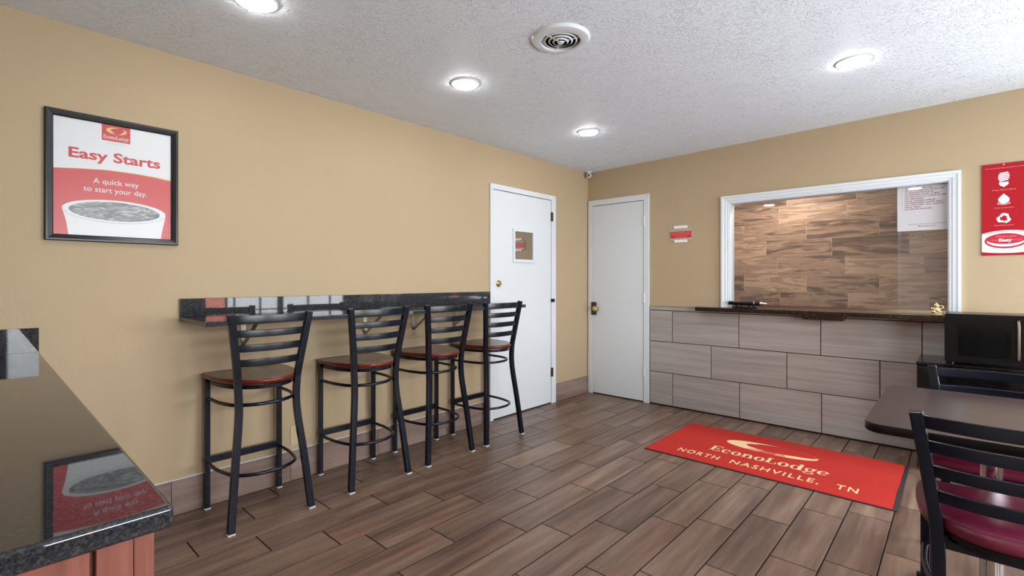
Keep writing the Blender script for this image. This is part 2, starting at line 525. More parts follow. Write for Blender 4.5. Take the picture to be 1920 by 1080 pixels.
def text_mb(body, fn, d, x0, x1, base, cap, bold=0.0, space=1.0, t=0.0004, xscale=True):
    """lettering fitted between x0 and x1, capital height `cap`, on a print plane"""
    cu = bpy.data.curves.new('lettering', 'FONT')
    cu.body = body; cu.size = 1.0; cu.offset = bold; cu.space_character = space; cu.resolution_u = 3; cu.fill_mode = 'FRONT'
    o = bpy.data.objects.new('lettering', cu); COL.objects.link(o)
    bpy.context.view_layer.update()
    me = bpy.data.meshes.new_from_object(o.evaluated_get(bpy.context.evaluated_depsgraph_get()))
    xs = [v.co.x for v in me.vertices]
    lo, hi = min(xs), max(xs)
    caph = 0.729
    sy = cap / caph; sx = (x1 - x0) / (hi - lo) if xscale else sy
    mb = MB()
    vs_ = [fn(x0 + (v.co.x - lo) * sx, base + v.co.y * sy, d + t) for v in me.vertices]
    mb.add(vs_, [tuple(p.vertices) for p in me.polygons])
    bpy.data.objects.remove(o); bpy.data.curves.remove(cu); bpy.data.meshes.remove(me)
    return mb

def serif_word(mb, fn, d, x0, x1, base, cap, t=0.0004):
    """the heavy serif word mark, drawn glyph by glyph in units of the cap height"""
    X = 0.68
    def arc(cx, rx, ry, thick, thin, a0, a1, ox):
        n = 22; out = []; inn = []
        for i in range(n + 1):
            a = math.radians(a0 + (a1 - a0) * i / n)
            out.append((ox + cx + rx * math.cos(a), X / 2 + ry * math.sin(a)))
            inn.append((ox + cx + (rx - thick) * math.cos(a), X / 2 + (ry - thin) * math.sin(a)))
        return out, inn
    strips = []; quads = []
    def R(ox, a0, a1, b0, b1): quads.append([(ox + a0, b0), (ox + a1, b0), (ox + a1, b1), (ox + a0, b1)])
    ox = 0.0
    for ch in 'EconoLodge':
        if ch == 'E':
            R(ox, .06, .26, 0, 1); R(ox, 0, .70, 0, .07); R(ox, 0, .70, .93, 1); R(ox, .26, .52, .47, .54)
            R(ox, .62, .70, 0, .26); R(ox, .62, .70, .74, 1); R(ox, .46, .53, .36, .65); ox += .80
        elif ch == 'L':
            R(ox, .06, .26, 0, 1); R(ox, 0, .34, .93, 1); R(ox, 0, .68, 0, .07); R(ox, .60, .68, 0, .30); ox += .76
        elif ch == 'o':
            strips.append(arc(.33, .33, .35, .19, .05, 0, 360, ox)); ox += .74
        elif ch == 'c':
            strips.append(arc(.31, .31, .35, .19, .05, 42, 322, ox)); R(ox, .42, .56, .44, .60); ox += .66
        elif ch == 'e':
            strips.append(arc(.33, .33, .35, .19, .05, 0, 318, ox)); R(ox, .12, .64, .335, .385); ox += .74
        elif ch == 'n':
            R(ox, .06, .24, 0, X); R(ox, 0, .30, 0, .06); R(ox, 0, .12, X - .06, X)
            o1, i1 = arc(.40, .26, .36, .18, .09, 0, 150, ox); strips.append((o1, i1))
            R(ox, .48, .66, 0, X / 2); R(ox, .42, .74, 0, .06); ox += .80
        elif ch == 'd':
            strips.append(arc(.32, .32, .35, .18, .05, 0, 360, ox)); R(ox, .50, .68, 0, 1); R(ox, .40, .68, .94, 1); R(ox, .50, .78, 0, .06); ox += .84
        elif ch == 'g':
            strips.append(([(a, .10 + b * .78 + .06) for a, b in arc(.30, .29, .33, .16, .05, 0, 360, ox)[0]],
                           [(a, .10 + b * .78 + .06) for a, b in arc(.30, .29, .33, .16, .05, 0, 360, ox)[1]]))
            strips.append(([(a, b * .55 - .30) for a, b in arc(.31, .31, .35, .10, .08, 0, 360, ox)[0]],
                           [(a, b * .55 - .30) for a, b in arc(.31, .31, .35, .10, .08, 0, 360, ox)[1]]))
            R(ox, .48, .66, .56, .68); R(ox, .10, .24, .02, .16); ox += .72
    W = ox - 0.08
    k = (x1 - x0) / W
    tr = lambda p: (x0 + p[0] * k, base + p[1] * cap)
    for q in quads:
        mb.prism([tr(p) for p in q], fn, d, d + t)
    for o_, i_ in strips:
        ring_strip(mb, fn, d, [tr(p) for p in o_], [tr(p) for p in i_], t)
    return mb

def emblem_band(mb, fn, d, cx, cy, rx, ry, a0, a1, prof, n=40, t=0.0004):
    """band between the outer oval and the inner oval of the emblem; prof gives how much of the band is filled"""
    out = []; inn = []
    for i in range(n + 1):
        u = i / n; a = math.radians(a0 + (a1 - a0) * u); w = prof(u)
        o_ = (cx + rx * math.cos(a), cy + ry * math.sin(a))
        i_ = (cx + rx * (.07 + .62 * math.cos(a)), cy + ry * (.12 + .60 * math.sin(a)))
        out.append(o_); inn.append((o_[0] + (i_[0] - o_[0]) * w, o_[1] + (i_[1] - o_[1]) * w))
    return ring_strip(mb, fn, d, out, inn, t)
ramp = lambda u, a, b: max(.03, min(1.0, u / a, (1 - u) / b))

# ================================================================== THE SETTING
XR, YF = 5.0, -5.08            # right wall, front wall (behind the camera)
CZ0, CZS = 2.432, 0.0184       # ceiling height at the left wall and its slight rise to the right
def ceil_z(x): return CZ0 + CZS * x

_tiles = {}
def tile(name, parent, x0, x1, y0, y1, z0, z1, mat, bevel=0.0015):
    """one tile or plank as an object of its own; alike sizes share mesh data"""
    key = (name, round(x1 - x0, 4), round(y1 - y0, 4), round(z1 - z0, 4), mat.name)
    if key not in _tiles:
        hx, hy, hz = (x1 - x0) / 2, (y1 - y0) / 2, (z1 - z0) / 2
        _tiles[key] = MB().box(-hx, hx, -hy, hy, -hz, hz).mesh(name, mat, bevel=bevel, bseg=1, smooth=False)
    return put(name, _tiles[key], parent, ((x0 + x1) / 2, (y0 + y1) / 2, (z0 + z1) / 2))

# floor: dark grout bed with staggered wood-look planks laid towards the back wall
floor = struct('floor', MB().box(-0.12, XR + 0.12, YF - 0.12, 0.12, -0.12, -0.0022), M['grout'])
PX0, PW, PL = 0.352, 0.1884, 0.6235
offs = {0: -1.432, 1: -1.191, 2: -0.950, 3: -1.449, 4: -1.196, 5: -1.520, 6: -1.403, 7: -1.815, 8: -1.570, 9: -1.438,
        10: -1.822, 11: -1.558, 12: -1.437, 13: -1.175, -1: -1.75, -2: -1.55}
g = 0.0055
k = -2
while PX0 + k * PW < XR:
    xa, xb = max(PX0 + k * PW, 0.0), min(PX0 + (k + 1) * PW, XR)
    o0 = offs.get(k, random.uniform(-1.8, -1.2))
    y = o0
    while y < 0: y += PL
    while y > YF:
        ya, yb = max(y - PL, YF), min(y, 0.0)
        if yb - ya > 0.02 and xb - xa > 0.02:
            tile('floor_tile', floor, xa + g / 2 + .0006, xb - g / 2 - .0006, ya + g / 2 + .0006, yb - g / 2 - .0006, -0.0105, 0.0, M['floor_tile'], 0.0006)
        y -= PL
    k += 1

# ceiling with its slight rise
cm = MB()
v = []
for z_ in (0, 0.14):
    for y_ in (YF - 0.12, 0.12):
        for x_ in (-0.12, XR + 0.12):
            v.append((x_, y_, ceil_z(x_) + z_))
cm.add(v, [(0, 2, 3, 1), (4, 5, 7, 6), (0, 1, 5, 4), (2, 6, 7, 3), (0, 4, 6, 2), (1, 3, 7, 5)])
ceiling = struct('ceiling', cm, M['ceiling'], smooth=False)

struct('wall_left', MB().box(-0.12, 0, YF - 0.12, 0.0, -0.0022, 2.56), M['wall'], smooth=False)
# front wall, behind the camera
struct('wall_front', MB().box(-0.12, XR + 0.12, YF - 0.12, YF, -0.0022, 2.62), M['wall'], smooth=False)

# back wall with the service opening and a glazed doorway further right
WX0, WX1, WZ0, WZ1 = 1.508, 3.008, 0.985, 1.945
DX0, DX1, DZ1 = 3.53, 4.40, 2.05
bw = MB()
bw.box(-0.12, WX0, 0, 0.12, -0.0022, 2.62)
bw.box(WX0, WX1, 0, 0.12, -0.0022, WZ0)
bw.box(WX0, WX1, 0, 0.12, WZ1, 2.62)
bw.box(WX1, DX0, 0, 0.12, -0.0022, 2.62)
bw.box(DX0, DX1, 0, 0.12, DZ1, 2.62)
bw.box(DX1, XR + 0.12, 0, 0.12, -0.0022, 2.62)
wall_back = struct('wall_back', bw, M['wall'], smooth=False)

# wainscot tiles on the back wall
WA, WB = 0.748, 3.525
put('grout_bed', MB().box(WA, WB, -0.008, 0.0, 0.0, 0.984).mesh('grout_bed', M['grout'], smooth=False), wall_back)
gt = 0.0062
def tile_row(xs, z0, z1):
    for a, b in zip(xs[:-1], xs[1:]):
        tile('wall_tile', wall_back, a + gt / 2, b - gt / 2, -0.0125, -0.0035, z0 + gt / 2, z1 - gt / 2, M['wall_tile'], 0.0006)
tile_row([WA, 0.985, 1.604, 2.231, 2.858, WB], 0.636, 0.943)
tile_row([WA, 1.359, 1.987, 2.614, 3.241, WB], 0.331, 0.636)
tile_row([WA, 0.988, 1.610, 2.237, 2.864, WB], 0.012, 0.331)
tile_row([WA, 1.30, 2.40, 3.1, WB], 0.943, 0.984)

# right wall with a wide window near the back corner and a second one further forward
RZ0, RZ1 = 0.76, 1.86
OPEN = ((-4.40, -2.74), (-2.41, -0.18))
rw = MB()
edge = YF - 0.12
for ya_, yb_ in OPEN:
    rw.box(XR, XR + 0.12, edge, ya_, -0.0022, 2.62)
    rw.box(XR, XR + 0.12, ya_, yb_, -0.0022, RZ0).box(XR, XR + 0.12, ya_, yb_, RZ1, 2.62)
    edge = yb_
rw.box(XR, XR + 0.12, edge, 0.12, -0.0022, 2.62)
wall_right = struct('wall_right', rw, M['wall'], smooth=False)
def big_window(name, RY0, RY1, bars):
    w2 = struct_root(name, (XR, (RY0 + RY1) / 2, RZ0))
    fm = MB()
    fm.box(XR, XR + 0.07, RY0, RY0 + 0.04, RZ0, RZ1).box(XR, XR + 0.07, RY1 - 0.04, RY1, RZ0, RZ1)
    fm.box(XR, XR + 0.07, RY0 + .04, RY1 - .04, RZ0, RZ0 + 0.04).box(XR, XR + 0.07, RY0 + .04, RY1 - .04, RZ1 - 0.04, RZ1)
    part('window_frame', fm, M['dark_steel'], w2, bevel=0.002)
    for yy, ww in bars:
        part('mullion', MB().box(XR + 0.01, XR + 0.05, yy - ww / 2, yy + ww / 2, RZ0 + .04, RZ1 - .04), M['dark_steel'], w2)
    part('pane', MB().box(XR + 0.028, XR + 0.032, RY0 + .04, RY1 - .04, RZ0 + .04, RZ1 - .04), M['glass'], w2, smooth=False)
    part('window_sill', MB().box(XR - 0.05, XR, RY0 - .03, RY1 + .03, RZ0 - 0.03, RZ0), M['white_cool'], w2, bevel=0.003)
big_window('window_2', -2.41, -0.18, ((-2.095, .025), (-1.985, .02), (-1.617, .02), (-1.31, .085), (-0.856, .02), (-0.472, .02)))
w2 = bpy.data.objects['window_2']
part('film', MB().box(XR + 0.033, XR + 0.034, -2.37, -2.1, RZ0 + .04, RZ1 - .04), M['salmon'], w2, smooth=False)['label'] = 'salmon film on the pane'
big_window('window_3', -4.40, -2.74, ((-3.57, .04),))

d3 = struct_root('door_3', ((DX0 + DX1) / 2, 0.06, 0))
fm = MB()
fm.box(DX0, DX0 + .09, 0.03, 0.08, 0.0, DZ1).box(DX1 - .09, DX1, 0.03, 0.08, 0.0, DZ1)
fm.box(DX0 + .09, DX1 - .09, 0.03, 0.08, 0.0, 0.22).box(DX0 + .09, DX1 - .09, 0.03, 0.08, DZ1 - .09, DZ1)
part('door_frame', fm, M['dark_steel'], d3, bevel=0.003)
part('pane', MB().box(DX0 + .09, DX1 - .09, 0.053, 0.057, 0.22, DZ1 - .09), M['glass'], d3, smooth=False)
part('push_bar', MB().cyl((DX0 + .09, 0.0, 1.02), (DX1 - .09, 0.0, 1.02), 0.014).cyl((DX0 + .12, 0, 1.02), (DX0 + .12, .053, 1.02), .01).cyl((DX1 - .12, 0, 1.02), (DX1 - .12, .053, 1.02), .01), M['chrome'], d3)

# pavement outside
struct('ground', MB().box(-80, 160, -120, 120, -0.30, -0.16), M['asphalt'], smooth=False)

# ------------------------------------------------------------------ office behind the service window
OY = 1.20
struct('wall_office_left', MB().box(0.10, 0.20, 0.12, OY + .12, -0.1, 2.56), M['wall'], smooth=False)
struct('wall_office_right', MB().box(3.60, 3.70, 0.12, OY + .12, -0.1, 2.56), M['wall'], smooth=False)
struct('ceiling_office', MB().box(0.10, 3.70, 0.12, OY + .12, 2.46, 2.56), M['ceiling'], smooth=False)
struct('floor_office', MB().box(0.10, 3.70, 0.12, OY + .12, -0.1, 0.0), M['grout'], smooth=False)
wall_office = struct('wall_office_back', MB().box(0.10, 3.70, OY + .0004, OY + .12, -0.1, 2.46), M['plank_grout'], smooth=False)
rows = [2.39, 2.2115, 2.030, 1.8485, 1.667, 1.4855, 1.304, 1.1225, 0.941, 0.7595]
starts = [1.45, 1.10, 1.628, 1.276, 1.502, 1.612, 1.278, 1.638, 1.50, 1.30]
PLK = 0.606
for i, zt in enumerate(rows):
    z1 = min(zt + 0.0, 2.46); z0 = zt - 0.1815
    x = starts[i]
    while x > 0.2: x -= PLK
    while x < 3.6:
        a, b = max(x, 0.2), min(x + PLK, 3.6)
        if b - a > 0.03:
            dz = random.uniform(0, 0.0015)
            tile('plank', wall_office, a + .0017, b - .0017, OY - 0.001 - dz, OY + 0.0095, z0 + .0015, z1 - .0015, M['plank'], 0.001)
        x += PLK
lo = bpy.data.lights.new('office_ceiling_lamp', 'AREA'); lo.shape = 'DISK'; lo.size = 0.30; lo.energy = OFFICE_LAMP; lo.color = (1.0, 0.93, 0.84)
lob = bpy.data.objects.new('office_ceiling_lamp', lo); lob.location = (1.75, 0.62, 2.44); COL.objects.link(lob)

# ------------------------------------------------------------------ service window
w1 = struct_root('window_1', ((WX0 + WX1) / 2, 0, 1.0))
CW0, CW1, CZT = 1.441, 3.060, 2.004
def casing_prof(width):
    # stepped colonial casing: (distance from inner edge, proud)
    return [(0, 0.0), (0, 0.010), (width * .22, 0.010), (width * .28, 0.016), (width * .62, 0.017), (width * .70, 0.022), (width, 0.022), (width, 0.0)]
def casing_three(parent, x0i, x1i, z0, zti, width, fn, mat, name='casing'):
    """mitred left jamb, head and right jamb casing around an opening"""
    pr = casing_prof(width)
    n = len(pr)
    # left
    for side in ('left', 'head', 'right'):
        v = []
        for end in (0, 1):
            for w, d in pr:
                if side == 'left':
                    a = x0i - w; b = z0 if end == 0 else zti + w
                elif side == 'right':
                    a = x1i + w; b = z0 if end == 0 else zti + w
                else:
                    a = (x0i - w) if end == 0 else (x1i + w); b = zti + w
                v.append(fn(a, b, d))
        f = [(i, (i + 1) % n, n + (i + 1) % n, n + i) for i in range(n)] + [tuple(range(n)), tuple(range(n, 2 * n))]
        part(name, MB().add(v, f), mat, parent, smooth=False)
casing_three(w1, WX0 + .004, WX1 - .004, 0.998, WZ1 - 0.004, 0.062, on_back, M['white_cool'])
jm = MB()
jm.box(WX0, WX0 + .012, 0.0, 0.12, 0.998, WZ1).box(WX1 - .012, WX1, 0.0, 0.12, 0.998, WZ1)
jm.box(WX0 + .012, WX1 - .012, 0.0, 0.12, WZ1 - .012, WZ1)
part('jamb', jm, M['white_cool'], w1, smooth=False)
part('window_sill', MB().box(WX0 + .001, WX1 - .001, -0.0125, 0.118, 0.9855, 0.9975), M['ledge'], w1, bevel=0.001)
PZ0, PZ1 = 1.018, WZ1 - .012
part('pane', MB().box(WX0 + .012, 2.735, 0.064, 0.069, PZ0, PZ1), M['glass'], w1, smooth=False)
o = part('pane', MB().box(2.715, WX1 - .012, 0.046, 0.051, PZ0, PZ1), M['glass_grey'], w1, smooth=False)
o['label'] = 'greyish sliding glass pane'
part('bottom_track', MB().box(WX0 + .012, WX1 - .012, 0.036, 0.078, 0.998, 1.010).box(WX0 + .012, WX1 - .012, 0.038, 0.042, 1.010, 1.024).box(WX0 + .012, WX1 - .012, 0.055, 0.060, 1.010, 1.024).box(WX0 + .012, WX1 - .012, 0.073, 0.077, 1.010, 1.024), M['chrome'], w1)

# ------------------------------------------------------------------ doors
def hinge(parent, fn, a, z, mat, h=0.09):
    m = MB()
    p0 = fn(a, z - h / 2, 0.020); p1 = fn(a, z + h / 2, 0.020)
    m.cyl(p0, p1, 0.0065, seg=10)
    m.prism([(a - .018, z - h / 2), (a + .018, z - h / 2), (a + .018, z + h / 2), (a - .018, z + h / 2)], fn, 0.012, 0.0185)
    return part('hinge', m, mat, parent)

def door(name, fn, a0, a1, zt, cw, hinge_zs, hinge_mats, hinge_a, slab_a, slab_z, loc):
    r = struct_root(name, loc)
    m = MB().prism([(slab_a[0], slab_z[0]), (slab_a[1], slab_z[0]), (slab_a[1], slab_z[1]), (slab_a[0], slab_z[1])], fn, 0.0, 0.012)
    part('door_slab', m, M['white'], r, bevel=0.002)
    # dark strips stand in for the shade between slab and casing
    g_ = MB()
    for q in ([(slab_a[0] - .006, 0), (slab_a[0], 0), (slab_a[0], slab_z[1] + .006), (slab_a[0] - .006, slab_z[1] + .006)],
              [(slab_a[1], 0), (slab_a[1] + .006, 0), (slab_a[1] + .006, slab_z[1] + .006), (slab_a[1], slab_z[1] + .006)],
              [(slab_a[0], slab_z[1]), (slab_a[1], slab_z[1]), (slab_a[1], slab_z[1] + .006), (slab_a[0], slab_z[1] + .006)],
              [(slab_a[0], 0.0), (slab_a[1], 0.0), (slab_a[1], slab_z[0]), (slab_a[0], slab_z[0])]):
        g_.prism(q, fn, 0.0, 0.003)
    part('gap_shade', g_, M['grout'], r, smooth=False)
    for q in ([(a0, 0.0), (slab_a[0] - .005, 0.0), (slab_a[0] - .005, slab_z[1] + .005), (a0, zt)],
              [(slab_a[1] + .005, 0.0), (a1, 0.0), (a1, zt), (slab_a[1] + .005, slab_z[1] + .005)],
              [(a0, zt), (slab_a[0] - .005, slab_z[1] + .005), (slab_a[1] + .005, slab_z[1] + .005), (a1, zt)]):
        part('casing', MB().prism(q, fn, 0.0, 0.018), M['white'], r, bevel=0.003)
    for z, mt in zip(hinge_zs, hinge_mats):
        hinge(r, fn, hinge_a, z, mt)
    return r

d1 = door('door_1', on_left, -1.553, -0.608, 2.098, 0.06, (1.883, 0.315), (M['hinge_brown'],) * 2, -0.672, (-1.512, -0.686), (0.012, 2.046), (0, -1.08, 0))
# latch block half way up the hinge side
o = part('latch', MB().box(0.0185, 0.034, -0.694, -0.648, 1.022, 1.056), M['black'], d1, bevel=0.002)
# vision panel
pf = MB()
ya, yb, za, zb = -1.262, -0.955, 1.412, 1.722
for q in ([(ya, za), (ya + .026, za + .026), (ya + .026, zb - .026), (ya, zb)], [(yb - .026, za + .026), (yb, za), (yb, zb), (yb - .026, zb - .026)],
          [(ya, za), (yb, za), (yb - .026, za + .026), (ya + .026, za + .026)], [(ya, zb), (ya + .026, zb - .026), (yb - .026, zb - .026), (yb, zb)]):
    pf.prism(q, on_left, 0.010, 0.026)
part('panel_frame', pf, M['white'], d1, bevel=0.0015)
part('pane', MB().box(0.0122, 0.0135, ya + .026, yb - .026, za + .026, zb - .026), M['mirror'], d1, smooth=False)['label'] = 'small mirrored square pane'
part('deadbolt', MB().lathe([(0.030, 0.012), (0.031, 0.017), (0.026, 0.024), (0.018, 0.026), (0.018, 0.034), (0.015, 0.038), (0.004, 0.038)], (0, -1.446, 1.212), 'x'), M['brass'], d1)

d2 = door('door_2', on_back, 0.012, 0.742, 2.120, 0.06, (1.845, 1.06, 0.31), (M['white'],) * 3, 0.690, (0.074, 0.676), (0.012, 2.055), (0.375, 0, 0))
part('latch_plate', MB().prism(round_rect(0.056, 0.122, 0.862, 1.004, .006), on_back, 0.018, 0.023), M['dark_steel'], d2, bevel=0.001)
part('knob', MB().lathe([(0.024, -0.023), (0.026, -0.027), (0.012, -0.031), (0.011, -0.048), (0.022, -0.052), (0.028, -0.060), (0.028, -0.072), (0.022, -0.080), (0.008, -0.083)], (0.128, 0, 0.935), 'y'), M['brass'], d2)

# ------------------------------------------------------------------ tiled baseboard on the left wall
bb = struct_root('baseboard_left', (0, -2.5, 0))
part('grout_bed', MB().box(0, 0.004, YF, -1.553, 0.0, 0.186).box(0, 0.004, -0.608, 0.0, 0.0, 0.180), M['grout'], bb, smooth=False)
y = -1.553
seg = 0
cuts = [-1.5535, -1.93, -2.555, -3.18, -3.325 - .47, -4.42, YF]
cuts = [-1.5535, -2.05, -2.67, -3.29, -3.91, -4.53, YF]
for a, b in zip(cuts[1:], cuts[:-1]):
    t_ = tile('base_tile', bb, 0.0012, 0.0105, a + .001, b - .001, 0.002, 0.186, M['base_tile'], 0.001)
    t_.location -= bb.location
t_ = tile('base_tile', bb, 0.0012, 0.0105, -0.607, -0.020, 0.002, 0.180, M['base_tile'], 0.001)
t_.location -= bb.location
part('caulk_line', MB().box(0, 0.0095, YF, -1.5535, 0.186, 0.190), M['white_cool'], bb, smooth=False)

# ================================================================== CEILING FIXTURES
def downlight(x, y, label):
    z = ceil_z(x)
    t = thing('recessed_light', label, 'ceiling light', (x, y, z), 'round recessed ceiling lights')
    part('trim_ring', MB().lathe([(0.086, 0.004), (0.088, -0.002), (0.085, -0.006), (0.076, -0.008), (0.073, -0.004), (0.073, 0.004)], (0, 0, 0), 'z', 40), M['white_cool'], t, False)
    part('diffuser', MB().lathe([(0.0725, -0.002), (0.0725, -0.010), (0.068, -0.014), (0.05, -0.017), (0.025, -0.019), (0.004, -0.0195)], (0, 0, 0), 'z', 40), M['lamp_on'], t, False)
    return t
downlight(0.815, -3.785, 'lit round ceiling light cut off by the top edge of the photo')
downlight(0.820, -2.578, 'lit round ceiling light left of the air vent, middle one above the bar')
downlight(0.830, -1.245, 'small lit round ceiling light nearest the corner with the doors')
downlight(2.612, -1.245, 'lit round ceiling light on the right, above the red floor mat')
downlight(2.612, -2.590, 'lit round ceiling light above the brown table')
downlight(2.612, -3.785, 'lit round ceiling light seen mirrored on the white notice pane')

vz = ceil_z(1.573)
t = thing('air_vent', 'round white ceiling air vent with concentric rings', 'vent', (1.573, -2.610, vz))
part('flange', MB().lathe([(0.146, 0.004), (0.148, -0.002), (0.140, -0.012), (0.104, -0.020), (0.099, -0.018), (0.099, 0.004)], (0, 0, 0), 'z', 48), M['white_cool'], t, False)
part('backing', MB().lathe([(0.100, 0.003), (0.100, -0.001), (0.01, -0.001)], (0, 0, 0), 'z', 40), M['black'], t, False)
for r, dz in ((0.080, -0.015), (0.058, -0.018), (0.037, -0.021)):
    part('ring', MB().lathe([(r + .004, dz + .005), (r + .0045, dz + .004), (r - .0035, dz - .001), (r - .004, dz), (r + .003, dz + .005)], (0, 0, 0), 'z', 40), M['white_cool'], t, False)
part('hub', MB().lathe([(0.010, -0.014), (0.018, -0.020), (0.014, -0.025), (0.006, -0.026)], (0, 0, 0), 'z', 24), M['white_cool'], t, False)
for a in (20, 140, 260):
    c, s_ = math.cos(math.radians(a)), math.sin(math.radians(a))
    part('spoke', MB().sweep([(c * .012, s_ * .012, -.019), (c * .100, s_ * .100, -.010)], rect_prof(.005, .004)), M['white_cool'], t, False)

t = thing('security_camera', 'small white dome security camera high in the room corner', 'camera', (0.050, -0.060, ceil_z(0.05)))
part('mount', MB().lathe([(0.034, 0.0), (0.035, -0.006), (0.030, -0.012), (0.012, -0.015)], (0, 0, 0), 'z', 24), M['white_cool'], t, False)
part('housing', MB().ball((0.0, 0.0, -0.042), 0.030, 0.030, 0.030), M['white_cool'], t, False)
dv = Vector((3.06 - .05, -4.6 + .06, -0.35)).normalized()
c0 = Vector((0, 0, -0.044))
part('lens_ring', MB().cyl(c0 + dv * 0.022, c0 + dv * 0.034, 0.020, 0.018, 20), M['plastic_grey'], t, False)
part('lens', MB().cyl(c0 + dv * 0.030, c0 + dv * 0.0355, 0.012, 0.011, 20), M['lens'], t, False)

# ================================================================== LEFT WALL
# framed poster
FY0, FY1, FZ0, FZ1 = -4.393, -3.881, 1.424, 2.027
t = thing('framed_poster', 'black framed coffee poster on the beige wall', 'poster', (0, (FY0 + FY1) / 2, FZ0))
fw = 0.030
prof = [(0, 0), (0, .010), (.004, .014), (.020, .020), (.026, .020), (.030, .016), (.030, 0)]  # inset from inner edge outwards
IY0, IY1, IZ0, IZ1 = FY0 + fw, FY1 - fw, FZ0 + fw, FZ1 - fw
corner = [(IY0, IZ0, -1, -1), (IY1, IZ0, 1, -1), (IY1, IZ1, 1, 1), (IY0, IZ1, -1, 1)]
for i in range(4):
    a, b = corner[i], corner[(i + 1) % 4]
    v = [on_left(a[0] + a[2] * w, a[1] + a[3] * w, d) for w, d in prof] + [on_left(b[0] + b[2] * w, b[1] + b[3] * w, d) for w, d in prof]
    n = len(prof)
    f = [(j, (j + 1) % n, n + (j + 1) % n, n + j) for j in range(n)] + [tuple(range(n)), tuple(range(n, 2 * n))]
    part('frame_rail', MB().add(v, f), M['frame_black'], t, smooth=False)
pr = part('print', flat(MB(), [(IY0, IZ0), (IY1, IZ0), (IY1, IZ1), (IY0, IZ1)], on_left, 0.002, 0.001), M['print_white'], t, smooth=False)
D0 = 0.0031
top = [(IY0, 1.757), (-4.283, 1.766), (-4.175, 1.775), (-4.06, 1.774), (-3.98, 1.768), (IY1, 1.759)]
part('red_field', flat(MB(), [(IY0, IZ0), (IY1, IZ0)] + list(reversed(top)), on_left, D0), M['print_red'], pr, smooth=False)
part('gold_line', ring_strip(MB(), on_left, D0 + .0004, [(a, b + .006 * (i / 5.0)) for i, (a, b) in enumerate(top)], [(a, b - .0005) for a, b in top]), M['print_gold'], pr, smooth=False)
# cup
cup = [(-4.311, IZ0), (-4.319, 1.515), (-4.326, 1.545), (-4.334, 1.578)] + [(-4.134 + .2 * math.cos(math.radians(a)), 1.578 + .053 * math.sin(math.radians(a))) for a in range(176, 2, -6)] + [(-3.934, 1.574), (-3.941, 1.535), (-3.947, 1.505), (-3.955, IZ0)]
part('cup', flat(MB(), cup, on_left, D0 + .0006), M['print_white'], pr, smooth=False)
part('coffee', flat(MB(), ellipse(-4.135, 1.576, .176, .046), on_left, D0 + .0011), M['print_coffee'], pr, smooth=False)
part('cup_shade', ring_strip(MB(), on_left, D0 + .0011, ellipse(-4.134, 1.571, .194, .052, 30, 185, 355), ellipse(-4.134, 1.571, .192, .0495, 30, 185, 355)), M['print_grey'], pr, smooth=False)
# logo
part('logo_field', flat(MB(), [(-4.191, 1.9195), (-4.081, 1.9195), (-4.081, IZ1), (-4.191, IZ1)], on_left, D0), M['print_logo_red'], pr, smooth=False)
part('emblem', emblem_band(MB(), on_left, D0 + .0004, -4.135, 1.972, .040, .0165, 70, 268, lambda u: ramp(u, .25, .2)), M['print_gold'], pr, smooth=False)
part('emblem', emblem_band(MB(), on_left, D0 + .0004, -4.135, 1.972, .040, .0165, 280, 420, lambda u: ramp(u, .25, .4)), M['print_gold'], pr, smooth=False)
part('word_mark', serif_word(MB(), on_left, D0 + .0004, -4.185, -4.087, 1.9295, .0185), M['print_white'], pr, smooth=False)
part('logo_lettering', text_mb('North Nashville', on_left, D0, -4.17, -4.10, 1.905, .007), M['print_grey'], pr, smooth=False)
part('headline', text_mb('Easy Starts', on_left, D0, -4.311, -3.957, 1.818, .0475, bold=0.026), M['print_text_red'], pr, smooth=False)
part('lettering', text_mb('A quick way', on_left, D0 + .0006, -4.223, -4.047, 1.7065, .0265), M['print_white'], pr, smooth=False)
part('lettering', text_mb('to start your day.', on_left, D0 + .0006, -4.258, -4.013, 1.6655, .0265), M['print_white'], pr, smooth=False)
part('glazing', MB().box(0.0078, 0.0088, IY0, IY1, IZ0, IZ1), M['frame_glass'], t, smooth=False)

# wall-mounted bar
BY0, BY1 = -3.872, -1.556
t = thing('wall_bar', 'narrow dark granite bar shelf on steel brackets along the beige wall', 'counter', (0, (BY0 + BY1) / 2, 0.80))
part('bar_top', MB().box(0.0, 0.432, BY0, BY1, 1.019, 1.044), M['granite'], t, bevel=0.004)
part('backsplash', MB().box(0.0, 0.020, BY0, BY1, 1.0445, 1.143), M['granite'], t, bevel=0.0015)
for yb_ in (-3.558, -2.771, -2.363, -1.96):
    br = part('bracket', MB().box(0.0, 0.004, yb_ - .014, yb_ + .014, 0.825, 1.018).box(0.004, 0.30, yb_ - .014, yb_ + .014, 1.0145, 1.0185), M['steel'], t, bevel=0.0008)
    part('brace', MB().sweep([(0.003, yb_, 0.868), (0.215, yb_, 1.014)], rect_prof(.022, .004), up=(0, 0, 1)), M['steel'], br)

# outlet behind the first stool
t = thing('wall_outlet', 'ivory power outlet on the wall behind the nearest bar stool', 'outlet', (0, -3.250, 0.205))
part('cover_plate', MB().box(0, 0.005, -3.288, -3.212, 0.215, 0.335), M['outlet'], t, bevel=0.002)
for zz in (0.252, 0.298):
    part('socket', MB().prism(round_rect(-3.266, -3.234, zz - .016, zz + .016, .010), on_left, 0.005, 0.0065), M['outlet'], t)

# ================================================================== BAR STOOLS AND CHAIRS
def interp(tab, z):
    for (z0, a0), (z1, a1) in zip(tab[:-1], tab[1:]):
        if z <= z1:
            u = (z - z0) / (z1 - z0); return a0 + (a1 - a0) * u
    return tab[-1][1]

